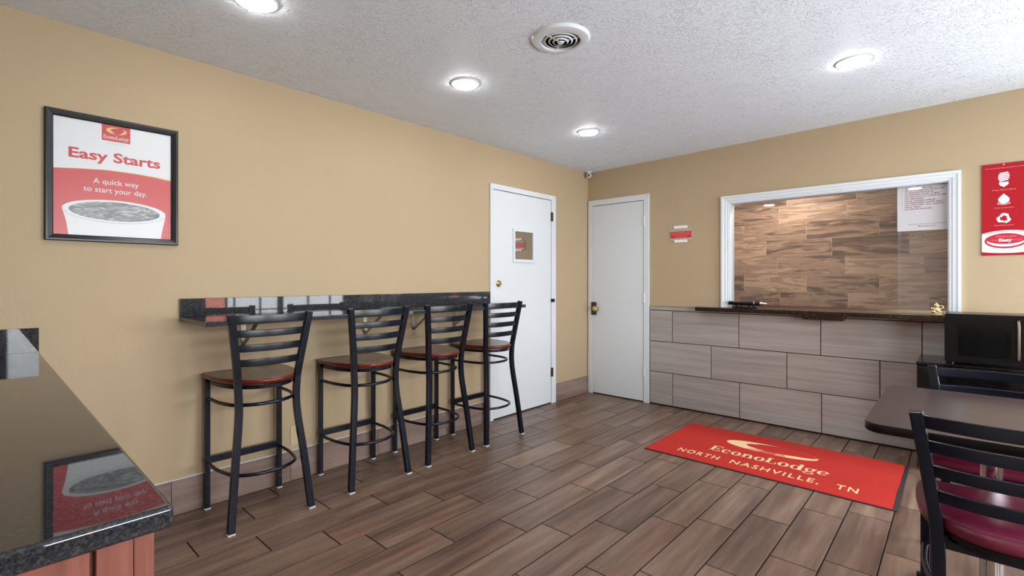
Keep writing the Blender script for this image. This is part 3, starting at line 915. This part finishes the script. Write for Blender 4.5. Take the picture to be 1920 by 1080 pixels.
def ladder_seat(name, label, cat, group, dz, vinyl):
    """local frame: x points to the back of the seat, y across; dz lowers seat and back for the dining chair"""
    t = thing(name, label, cat, (0, 0, 0), group)
    top = 1.075 - dz
    zk = 0.55 - dz; zs = 0.70 - dz
    post = [(0.0, 0.440, 0.200), (0.30 * zk / .55, 0.412, 0.172), (zk, 0.384, 0.146), (zs, 0.380, 0.148), (0.80 - dz, 0.392, 0.158), (0.94 - dz, 0.411, 0.177), (top, 0.428, 0.196)]
    px = [(z, x) for z, x, w in post]; pw = [(z, w) for z, x, w in post]
    for s_ in (-1, 1):
        pts = smooth_path([(x, s_ * w, max(z, 0.008)) for z, x, w in post], 4)
        part('back_post', MB().sweep(pts, rect_prof(.034, .029), up=(1, 0, 0)), M['metal_black'], t, False, bevel=0.004)
        part('glide', MB().box(0.4235, 0.4565, s_ * .2 - .018, s_ * .2 + .018, 0.0, 0.0085), M['glide'], t, False, bevel=0.002)
        part('front_leg', MB().box(0.030, 0.056, s_ * .19 - .013, s_ * .19 + .013, 0.008, zs + .006), M['metal_black'], t, False, bevel=0.003)
        part('glide', MB().box(0.028, 0.058, s_ * .19 - .015, s_ * .19 + .015, 0.0, 0.0085), M['glide'], t, False, bevel=0.002)
    for za, zb in ((1.027, 1.067), (0.954, 0.991), (0.880, 0.917), (0.804, 0.841)):
        zm = (za + zb) / 2 - dz; w = interp(pw, zm) - .010; x = interp(px, zm)
        pts = [(x + 0.030 * (1 - (i / 7.0) ** 2), w * i / 7.0, zm) for i in range(-7, 8)]
        part('slat', MB().sweep(pts, rect_prof(.011, zb - za), up=(0, 0, 1)), M['metal_black'], t, False, bevel=0.004)
    half = [(0.020, 0.10), (0.024, 0.180), (0.040, 0.206), (0.085, 0.213), (0.17, 0.210), (0.255, 0.198), (0.335, 0.168), (0.400, 0.120), (0.440, 0.062)]
    loop = smooth_loop(half + [(0.450, 0.0)] + [(x, -y) for x, y in reversed(half)] + [(0.020, 0.0)], 4)
    c = (0.235, 0.0)
    zt = 0.738 - dz
    if vinyl:
        part('seat_board', MB().rings(loop, [(0.90, zs + .004), (0.97, zs + .004), (0.97, zs + .016), (0.90, zs + .016)], c), M['black'], t, False)
        part('cushion', MB().rings(loop, [(0.90, zs + .0165), (0.975, zs + .018), (1.0, zs + .030), (0.995, zs + .044), (0.96, zs + .055), (0.86, zs + .062), (0.6, zs + .066), (0.3, zs + .067)], c), M['vinyl'], t, False, angle=80)
    else:
        st = part('seat', MB().rings(loop, [(0.90, zt - .001), (0.975, zt - .001), (0.962, zt + .001), (0.90, zt - .002), (0.7, zt - .008), (0.35, zt - .011)], c), M['seat_wood'], t, False, angle=60)
        e = part('seat_edge', MB().rings(loop, [(0.90, zt - .027), (0.95, zt - .027), (0.985, zt - .020), (1.0, zt - .010), (0.995, zt - .004), (0.975, zt - .0011), (0.90, zt - .0011)], c), M['seat_edge'], st, False, angle=60)
        e['label'] = 'red stained seat rim'
    part('seat_frame', MB().sweep([(x * .86 + .033, y * .86, zs - .004) for x, y in loop], rect_prof(.018, .018), up=(0, 0, 1), closed=True), M['metal_black'], t, False)
    def ringtube(z, xr, wside):
        pts = smooth_path([(0.045, -.188, z), (0.12, -wside, z), (0.22, -wside * .97, z), (xr - .07, -wside * .80, z), (xr - .012, -wside * .40, z), (xr, 0, z),
                           (xr - .012, wside * .40, z), (xr - .07, wside * .80, z), (0.22, wside * .97, z), (0.12, wside, z), (0.045, .188, z)], 5)
        return MB().sweep(pts, circle_prof(.0092, 10), up=(0, 0, 1))
    if not vinyl:
        part('upper_ring', ringtube(0.603, 0.392, .186), M['metal_black'], t, False)
    zr = 0.252 if not vinyl else 0.30
    part('foot_ring', ringtube(zr, 0.415, .190), M['metal_black'], t, False)
    part('foot_bar', MB().box(0.036, 0.050, -.180, .180, zr - .006, zr + .032), M['metal_black'], t, False, bevel=0.002)
    return t

stool = ladder_seat('bar_stool', 'black ladder-back bar stool nearest the camera, left end of the bar', 'stool', 'bar stools along the wall bar', 0.0, False)
stool.location = (0.004, -3.565, 0)
for y_, lb in ((-2.927, 'black ladder-back bar stool, second from the camera, at the bar'),
               (-2.369, 'black ladder-back bar stool, third from the camera, at the bar'),
               (-1.824, 'black ladder-back bar stool standing in front of the door with the small pane')):
    s2 = copy_tree(stool); s2.location = (0.004, y_, 0); s2['label'] = lb

ch = ladder_seat('dining_chair', 'black metal chair with burgundy seat on the near side of the table', 'chair', 'chairs at the brown table', 0.232, True)
ch.location = (3.157, -2.245, 0); ch.rotation_euler = (0, 0, math.radians(-90))
c2 = copy_tree(ch)
c2.location = (3.157, -2.005, 0); c2.rotation_euler = (0, 0, math.radians(90))
c2['label'] = 'black metal chair with burgundy seat on the far side of the table, before the microwave'

# table
TX0, TX1, TY0, TY1, TZ = 2.812, 3.476, -2.540, -1.700, 0.752
tx, ty = 3.143, -2.12
t = thing('dining_table', 'brown square table with black edge and chrome column', 'table', (tx, ty, 0))
rr = round_rect(TX0, TX1, TY0, TY1, 0.055, 7)
part('edge_band', MB().rings(rr, [(0.97, TZ - .030), (0.994, TZ - .030), (1.0, TZ - .025), (1.0, TZ - .006), (0.995, TZ - .0012), (0.97, TZ - .0012)], ((TX0 + TX1) / 2, (TY0 + TY1) / 2)), M['black'], t, angle=50)
part('table_top', MB().rings(rr, [(0.95, TZ - .004), (0.992, TZ - .004), (0.992, TZ), (0.95, TZ)], ((TX0 + TX1) / 2, (TY0 + TY1) / 2)), M['table_top'], t, smooth=False)
part('column', MB().lathe([(0.032, 0.03), (0.032, 0.705)], (tx, ty, 0), 'z', 32), M['chrome'], t)
part('top_plate', MB().box(tx - .12, tx + .12, ty - .12, ty + .12, 0.703, 0.722), M['black'], t, bevel=0.003)
bs = MB()
for a in range(4):
    c, s_ = math.cos(a * PI / 2 + PI / 4), math.sin(a * PI / 2 + PI / 4)
    bs.sweep([(tx + c * .02, ty + s_ * .02, .028), (tx + c * .28, ty + s_ * .28, .012)], rect_prof(.06, .024))
part('cross_base', bs, M['black'], t, bevel=0.004)

# ================================================================== NEAR COUNTER
CX1, CY1 = 2.236, -4.409
t = thing('breakfast_counter', 'polished dark granite counter top in the left foreground', 'counter', (1.1, -4.74, 0.888))
cm = MB(); n = 8
prof = [(0.0, 0.888)] + [(0.0 + .015 * 1, 0.888)]
part('counter_top', MB().box(0.0, CX1, YF + .002, CY1, 0.888, 0.9205), M['granite_edge'], t, bevel=0.007, bseg=3)
part('side_splash', MB().box(0.0, 0.020, YF + .002, CY1 - .002, 0.921, 1.028), M['granite'], t, smooth=False)
t = thing('base_cabinet', 'reddish cherry wood cabinet under the foreground counter', 'cabinet', (1.1, -4.74, 0))
part('carcass', MB().box(0.012, 2.196, YF + .004, -4.452, 0.09, 0.8875), M['cab_wood'], t, bevel=0.002)
part('toe_kick', MB().box(0.012, 2.17, YF + .06, -4.52, 0.0, 0.09), M['black'], t)
part('end_panel', MB().box(2.1965, 2.206, YF + .05, -4.497, 0.0, 0.885), M['cab_wood'], t, bevel=0.002)
part('face_stile', MB().box(2.150, 2.212, -4.4515, -4.434, 0.09, 0.886).box(2.1965, 2.212, -4.492, -4.4515, 0.0, 0.886), M['cab_wood'], t, bevel=0.002)
for i in range(4):
    xa = 0.05 + i * 0.53
    dd = part('door', MB().box(xa, xa + .51, -4.4335, -4.415, 0.12, 0.68), M['cab_wood'], t, bevel=0.003)
    part('knob', MB().lathe([(0.006, -4.415), (0.006, -4.405), (0.014, -4.398), (0.010, -4.392), (0.003, -4.391)], (xa + (.46 if i % 2 == 0 else .05), 0, .63), 'y', 14), M['steel'], dd)
    dd = part('drawer', MB().box(xa, xa + .51, -4.4335, -4.415, 0.70, 0.875), M['cab_wood'], t, bevel=0.003)
    part('knob', MB().lathe([(0.006, -4.415), (0.006, -4.405), (0.014, -4.398), (0.010, -4.392), (0.003, -4.391)], (xa + .255, 0, .79), 'y', 14), M['steel'], dd)

# ================================================================== BACK WALL THINGS
LZ = 0.996
t = thing('service_ledge', 'dark stone ledge below the service window', 'shelf', (2.2, -0.06, 0.955))
part('ledge_slab', MB().box(1.252, 3.075, -0.120, -0.0130, LZ - .036, LZ), M['ledge'], t, bevel=0.002)
part('under_box', MB().box(2.118, 2.400, -0.118, -0.0135, 0.928, LZ - .0365), M['ledge'], t, bevel=0.002)

# pen stand
px0, py0 = 1.52, -0.030
t = thing('pen_stand', 'black pen holder with a silver tipped pen on the dark ledge', 'pen holder', (1.66, py0, LZ))
part('base', MB().box(1.565, 1.720, py0 - .030, py0 + .030, LZ, LZ + .010), M['black'], t, bevel=0.003)
part('cradle', MB().box(1.585, 1.597, py0 - .012, py0 + .012, LZ + .010, LZ + .030).box(1.690, 1.702, py0 - .012, py0 + .012, LZ + .010, LZ + .030), M['black'], t)
part('barrel', MB().lathe([(0.010, 1.520), (0.017, 1.526), (0.017, 1.560), (0.013, 1.570), (0.014, 1.600), (0.016, 1.640), (0.019, 1.700), (0.019, 1.735)], (0, py0, LZ + .043), 'x', 18), M['black'], t)
part('collar', MB().lathe([(0.020, 1.735), (0.020, 1.741)], (0, py0, LZ + .043), 'x', 18), M['chrome'], t)
part('grip', MB().lathe([(0.019, 1.741), (0.017, 1.752), (0.018, 1.760), (0.015, 1.785)], (0, py0, LZ + .043), 'x', 18), M['metal_black'], t)
part('tip', MB().lathe([(0.014, 1.785), (0.010, 1.800), (0.004, 1.835), (0.001, 1.845)], (0, py0, LZ + .043), 'x', 18), M['chrome'], t)

# gold figurine
gx, gy = 2.940, -0.050
t = thing('gold_figurine', 'small gold seated figurine at the right end of the ledge', 'figurine', (gx, gy, LZ))
part('base', MB().lathe([(0.030, 0), (0.032, .004), (0.028, .010), (0.031, .014), (0.026, .020), (0.01, .021)], (gx, gy, LZ), 'z', 24), M['gold'], t)
part('body', MB().ball((gx - .002, gy, LZ + .036), .024, .022, .022).ball((gx + .016, gy - .012, LZ + .026), .015, .012, .009).ball((gx - .018, gy - .012, LZ + .026), .015, .012, .009), M['gold'], t)
part('head', MB().ball((gx - .003, gy - .002, LZ + .068), .0155, .015, .016).ball((gx - .003, gy, LZ + .083), .006, .006, .006), M['gold'], t)
part('arm', MB().sweep(smooth_path([(gx + .012, gy - .006, LZ + .050), (gx + .028, gy - .006, LZ + .048), (gx + .032, gy - .006, LZ + .060), (gx + .024, gy - .006, LZ + .068), (gx + .012, gy - .004, LZ + .060)], 4), circle_prof(.0045, 8), up=(0, 1, 0)), M['gold'], t)
part('arm', MB().sweep(smooth_path([(gx - .014, gy - .006, LZ + .052), (gx - .027, gy - .010, LZ + .046), (gx - .031, gy - .012, LZ + .052)], 4), circle_prof(.0045, 8), up=(0, 1, 0)), M['gold'], t)

# notice in the window
t = thing('paper_notice', 'white notice with red lettering in the service window corner', 'notice', (2.86, 0.0525, 1.603))
NX0, NX1, NZ0, NZ1 = 2.713, 2.9955, 1.605, 1.9325
part('sheet', MB().box(NX0, NX1, 0.0522, 0.0530, NZ0, NZ1), M['paper'], t, smooth=False)
on_notice = lambda a, b, d: (a, 0.0522 - d, b)
lines = [('CHECK OUT TIME IS 11AM', .66), ('NO LATE CHECK OUT AFTER 11AM', .95), ('NO PETS ALLOWED IN ROOM', .70), ('NO REFUND AFTER 15 MIN', .83), ('NO DISCOUNTS AT CHECK IN TIME', 1.0),
         ('NO SMOKING', .46), ('POOL TOWELS ARE $5', .74), ('NO REGISTERED GUESTS ONLY', .93), ('NO VISITORS / ALL GUESTS', .95), ('POOL AREA', .40), ('NO PARTIES ALLOWED', .66)]
lm = MB()
z = 1.921; xl = NX0 + .044; wl = NX1 - xl - .008
for body, w in lines:
    q = text_mb(body, on_notice, 0.0002, xl, xl + wl * w, z - .0085, .0088, bold=.03)
    flat(q, ellipse(NX0 + .028, z - .004, .0022, .0022, 8), on_notice, 0.0002)
    part('lettering', q, M['notice_red'], t, smooth=False)
    z -= .0152
part('lettering', text_mb('Thank you for your cooperation', on_notice, 0.0002, NX0 + .06, NX1 - .006, 1.650, .0085), M['notice_red'], t, smooth=False)
part('lettering', text_mb('Management', on_notice, 0.0002, NX0 + .12, NX1 - .065, 1.6335, .0085, bold=.01), M['notice_red'], t, smooth=False)

# little red sign in its holder
t = thing('wall_sign', 'small red sign in a clear holder beside the white door', 'sign', (1.066, 0, 1.61))
part('holder', MB().prism(round_rect(0.955, 1.177, 1.625, 1.738, .006), on_back, 0.0, 0.006), M['plastic_grey'], t, bevel=0.001)
part('tab', MB().prism(round_rect(1.000, 1.131, 1.742, 1.770, .004), on_back, 0.0, 0.010), M['paper'], t, bevel=0.001)
part('tab', MB().prism(round_rect(1.004, 1.131, 1.608, 1.634, .004), on_back, 0.0, 0.010), M['paper'], t, bevel=0.001)
cd = part('card', MB().box(0.965, 1.171, -0.0078, -0.0062, 1.652, 1.714), M['sign_red'], t, smooth=False)
lm = MB()
for i, (body, a, b) in enumerate((('PLEASE RING BELL FOR', .975, 1.160), ('SERVICE AFTER HOURS', .975, 1.162), ('THANK YOU', 1.01, 1.13))):
    part('lettering', text_mb(body, on_back, 0.0079, a, b, 1.696 - i * .0185, .0105, bold=.012), M['poster_pink'], cd, smooth=False)

# hanging red poster
QX0, QX1, QZ0, QZ1 = 3.168, 3.378, 1.408, 2.018
t = thing('red_poster', 'tall red poster with white bulb, drop and recycling symbols', 'poster', (3.273, 0, QZ0))
sh = part('sheet', MB().box(QX0, QX1, -0.007, -0.002, QZ0, QZ1), M['poster_red'], t, smooth=False)
D = 0.0071
qc = 3.273
arc_t = [(QX0 + (QX1 - QX0) * i / 14, 1.573 - .019 * ((i - 8) / 8.0) ** 2) for i in range(15)]
arc_b = [(QX0 + (QX1 - QX0) * i / 14, 1.418 + .010 * ((i - 8) / 8.0) ** 2) for i in range(15)]
part('white_field', flat(MB(), arc_b + list(reversed(arc_t)), on_back, D), M['print_white'], sh, smooth=False)
part('red_line', ring_strip(MB(), on_back, D + .0005, [(a, b - .005) for a, b in arc_t], [(a, b - .008) for a, b in arc_t]), M['poster_red_dark'], sh, smooth=False)
part('red_line', ring_strip(MB(), on_back, D + .0005, arc_b, [(a, b + .004) for a, b in arc_b]), M['poster_red_dark'], sh, smooth=False)
part('oval', flat(MB(), ellipse(3.281, 1.503, .100, .050), on_back, D + .0010), M['poster_red_dark'], sh, smooth=False)
part('oval_arc', ring_strip(MB(), on_back, D + .0015, ellipse(3.281, 1.505, .090, .040, 30, 188, 352), ellipse(3.281, 1.512, .090, .030, 30, 188, 352)), M['print_white'], sh, smooth=False)
part('lettering', text_mb('Easy', on_back, D + .0015, 3.249, 3.312, 1.499, .020, bold=.03), M['print_white'], sh, smooth=False)
for body, a, b, z_ in (('Making it green', 3.238, 3.330, 1.5285), ('is as', 3.216, 3.244, 1.505), ('as 1 2 3.', 3.316, 3.358, 1.505)):
    part('lettering', text_mb(body, on_back, D + .0015, a, b, z_, .0095), M['poster_pink'], sh, smooth=False)
for body, a, b, z_ in (('There are many small things we can do for our world', 3.184, 3.364, 1.985), ('Energy efficient lighting', 3.217, 3.330, 1.839), ('Water conservation', 3.228, 3.321, 1.719), ('Recycling program', 3.228, 3.318, 1.604)):
    part('lettering', text_mb(body, on_back, D, a, b, z_, .0075), M['poster_pink'], sh, smooth=False)
part('hole', flat(MB(), ellipse(qc, 2.009, .004, .004, 16), on_back, D), M['print_white'], sh, smooth=False)
# spiral bulb symbol
bm_ = MB()
for i in range(5):
    zz = 1.953 - i * .0118; hw = (.021, .026, .0275, .0265, .022)[i]
    bm_.prism([(qc - hw, zz - .0045), (qc - hw + .004, zz - .0085), (qc + hw, zz - .001), (qc + hw + .001, zz + .003), (qc + hw - .004, zz + .006), (qc - hw, zz)], on_back, D, D + .0004)
bm_.prism([(qc - .021, 1.893), (qc + .021, 1.893), (qc + .023, 1.880), (qc + .014, 1.868), (qc + .006, 1.866), (qc + .005, 1.860), (qc - .005, 1.860), (qc - .006, 1.866), (qc - .014, 1.868), (qc - .023, 1.880)], on_back, D, D + .0004)
part('bulb_symbol', bm_, M['print_white'], sh, smooth=False)
drop = [(qc, 1.816)] + [(qc + .0265 * math.cos(math.radians(a)) * (1.0), 1.7755 + .0265 * math.sin(math.radians(a))) for a in range(30, -211, -12)]
part('drop_symbol', flat(MB(), drop, on_back, D), M['print_white'], sh, smooth=False)
part('drop_symbol', ring_strip(MB(), on_back, D, ellipse(qc, 1.752, .031, .0085, 24, 150, 390), ellipse(qc, 1.752, .026, .0055, 24, 150, 390)), M['print_white'], sh, smooth=False)
# recycling symbol: three chasing bent arrows
rc = (qc, 1.652); rm = MB()
for k3 in range(3):
    a0 = 90 + 120 * k3
    def rot(px_, pz_):
        c, s_ = math.cos(math.radians(a0 - 90)), math.sin(math.radians(a0 - 90))
        return (rc[0] + px_ * c - pz_ * s_, rc[1] + px_ * s_ + pz_ * c)
    rm.prism([rot(*p) for p in [(-.0200, .0160), (-.0095, .0340), (.0095, .0340), (.0150, .0250), (.0030, .0190), (-.0030, .0190), (-.0110, .0070)]], on_back, D, D + .0004)
    rm.prism([rot(*p) for p in [(.0020, .0200), (.0200, .0310), (.0260, .0050)]], on_back, D, D + .0004)
part('recycling_symbol', rm, M['print_white'], sh, smooth=False)

# low black cabinet and microwave
t = thing('low_cabinet', 'low black cabinet against the grey tiles, under the microwave', 'cabinet', (3.135, -0.25, 0))
part('body', MB().box(2.850, 3.515, -0.440, -0.034, 0.02, 0.690), M['black'], t, bevel=0.004)
part('top', MB().box(2.848, 3.517, -0.462, -0.032, 0.6905, 0.712), M['black_gloss'], t, bevel=0.004)
part('door', MB().box(2.853, 3.512, -0.4605, -0.4405, 0.04, 0.684), M['black_gloss'], t, bevel=0.004)
for a in (2.88, 3.48):
    for b in (-.42, -.06):
        part('foot', MB().cyl((a, b, 0), (a, b, .02), .015, seg=12), M['black'], t)
t = thing('microwave', 'black microwave oven on the low cabinet', 'microwave', (3.24, -0.25, 0.712))
part('housing', MB().box(2.986, 3.500, -0.425, -0.124, 0.727, 1.030), M['black'], t, bevel=0.010, bseg=3)
dd = part('door', MB().prism(round_rect(2.986, 3.372, 0.728, 1.031, .016), lambda a, b, d: (a, -0.4255 - d, b), 0.0, 0.022), M['black'], t, bevel=0.003)
part('door_window', MB().prism(round_rect(3.052, 3.285, 0.770, 0.998, .010), lambda a, b, d: (a, -0.4480 - d, b), 0.0, 0.0012), M['mw_glass'], dd, smooth=False)
part('handle', MB().sweep(smooth_path([(3.314, -.4475, .765), (3.314, -.472, .785), (3.314, -.478, .88), (3.314, -.472, .98), (3.314, -.4475, 1.0)], 5), rect_prof(.014, .012), up=(1, 0, 0)), M['steel'], dd, bevel=0.002)
pn = part('control_panel', MB().prism(round_rect(3.374, 3.500, 0.728, 1.031, .012), lambda a, b, d: (a, -0.4255 - d, b), 0.0, 0.022), M['black_gloss'], t, bevel=0.003)
part('display', MB().box(3.392, 3.484, -0.4486, -0.4478, 0.960, 1.000), M['mw_glass'], pn)
for i in range(4):
    for j in range(3):
        part('button', MB().box(3.394 + j * .032, 3.420 + j * .032, -0.4490, -0.4476, 0.900 - i * .036, 0.926 - i * .036), M['frame_black'], pn)
for a in (3.02, 3.46):
    for b in (-.40, -.15):
        part('foot', MB().cyl((a, b, .712), (a, b, .728), .014, seg=12), M['black'], t)

# ================================================================== FLOOR MAT
MX0, MX1, MY0, MY1 = 1.340, 2.812, -1.277, -0.410
t = thing('floor_mat', 'red printed floor mat with cream lettering before the service window', 'mat', ((MX0 + MX1) / 2, (MY0 + MY1) / 2, 0))
def mat_z(x, y):
    u = max(0.0, min(1.0, (x - 2.25) / 0.35))
    return 0.0075 + 0.010 * u * u * math.exp(-((y + 1.00) / 0.085) ** 2)
def on_mat(a, b, d): return (a, b, mat_z(a, b) + d)
def sheet(x0, x1, y0, y1, nx, ny, dz, th):
    m = MB(); v = []; f = []
    for layer in (0, 1):
        for j in range(ny + 1):
            for i in range(nx + 1):
                x = x0 + (x1 - x0) * i / nx; y = y0 + (y1 - y0) * j / ny
                v.append((x, y, (mat_z(x, y) + dz) if layer else max(0.0006, mat_z(x, y) + dz - th)))
    W = nx + 1; L = W * (ny + 1)
    for j in range(ny):
        for i in range(nx):
            a = j * W + i
            f.append((L + a, L + a + 1, L + a + W + 1, L + a + W)); f.append((a, a + W, a + W + 1, a + 1))
    for i in range(nx):
        f.append((i, i + 1, L + i + 1, L + i)); a = ny * W + i; f.append((a + 1, a, L + a, L + a + 1))
    for j in range(ny):
        a = j * W; f.append((a + W, a, L + a, L + a + W)); a += nx; f.append((a, a + W, L + a + W, L + a))
    return m.add(v, f)
part('rubber_backing', sheet(MX0, MX1, MY0, MY1, 48, 36, -0.0025, .0045), M['rubber'], t)
part('pile', sheet(MX0 + .004, MX1 - .022, MY0 + .006, MY1 - .003, 48, 36, 0.0, .0022), M['rug'], t)
part('word_mark', serif_word(MB(), on_mat, 0.0003, 1.705, 2.446, -0.990, .117), M['rug_print'], t, smooth=False)
for body, a, b in (('NORTH', 1.541, 1.826), ('NASHVILLE,', 1.905, 2.425), ('TN', 2.512, 2.622)):
    part('lettering', text_mb(body, on_mat, 0.0003, a, b, -1.164, .078, bold=0.012, space=1.25), M['rug_print'], t, smooth=False)
EM = (on_mat, 0.0003, 2.040, -0.700, .302, .104)
part('emblem', emblem_band(MB(), *EM, 84, 240, lambda u: max(.03, min(1.0, u / .32))), M['rug_print'], t, smooth=False)
part('emblem', emblem_band(MB(), *EM, 240, 258, lambda u: 1 - .1 * u), M['rug_print_mid'], t, smooth=False)
part('emblem', emblem_band(MB(), *EM, 258, 280, lambda u: .9), M['rug_print_fade'], t, smooth=False)
part('emblem', emblem_band(MB(), *EM, 280, 294, lambda u: .9), M['rug_print_mid'], t, smooth=False)
part('emblem', emblem_band(MB(), *EM, 294, 372, lambda u: max(.03, min(.9, (1 - u) / .75))), M['rug_print'], t, smooth=False)
part('emblem', emblem_band(MB(), *EM, 12, 84, lambda u: .10), M['rug_print_fade'], t, smooth=False)
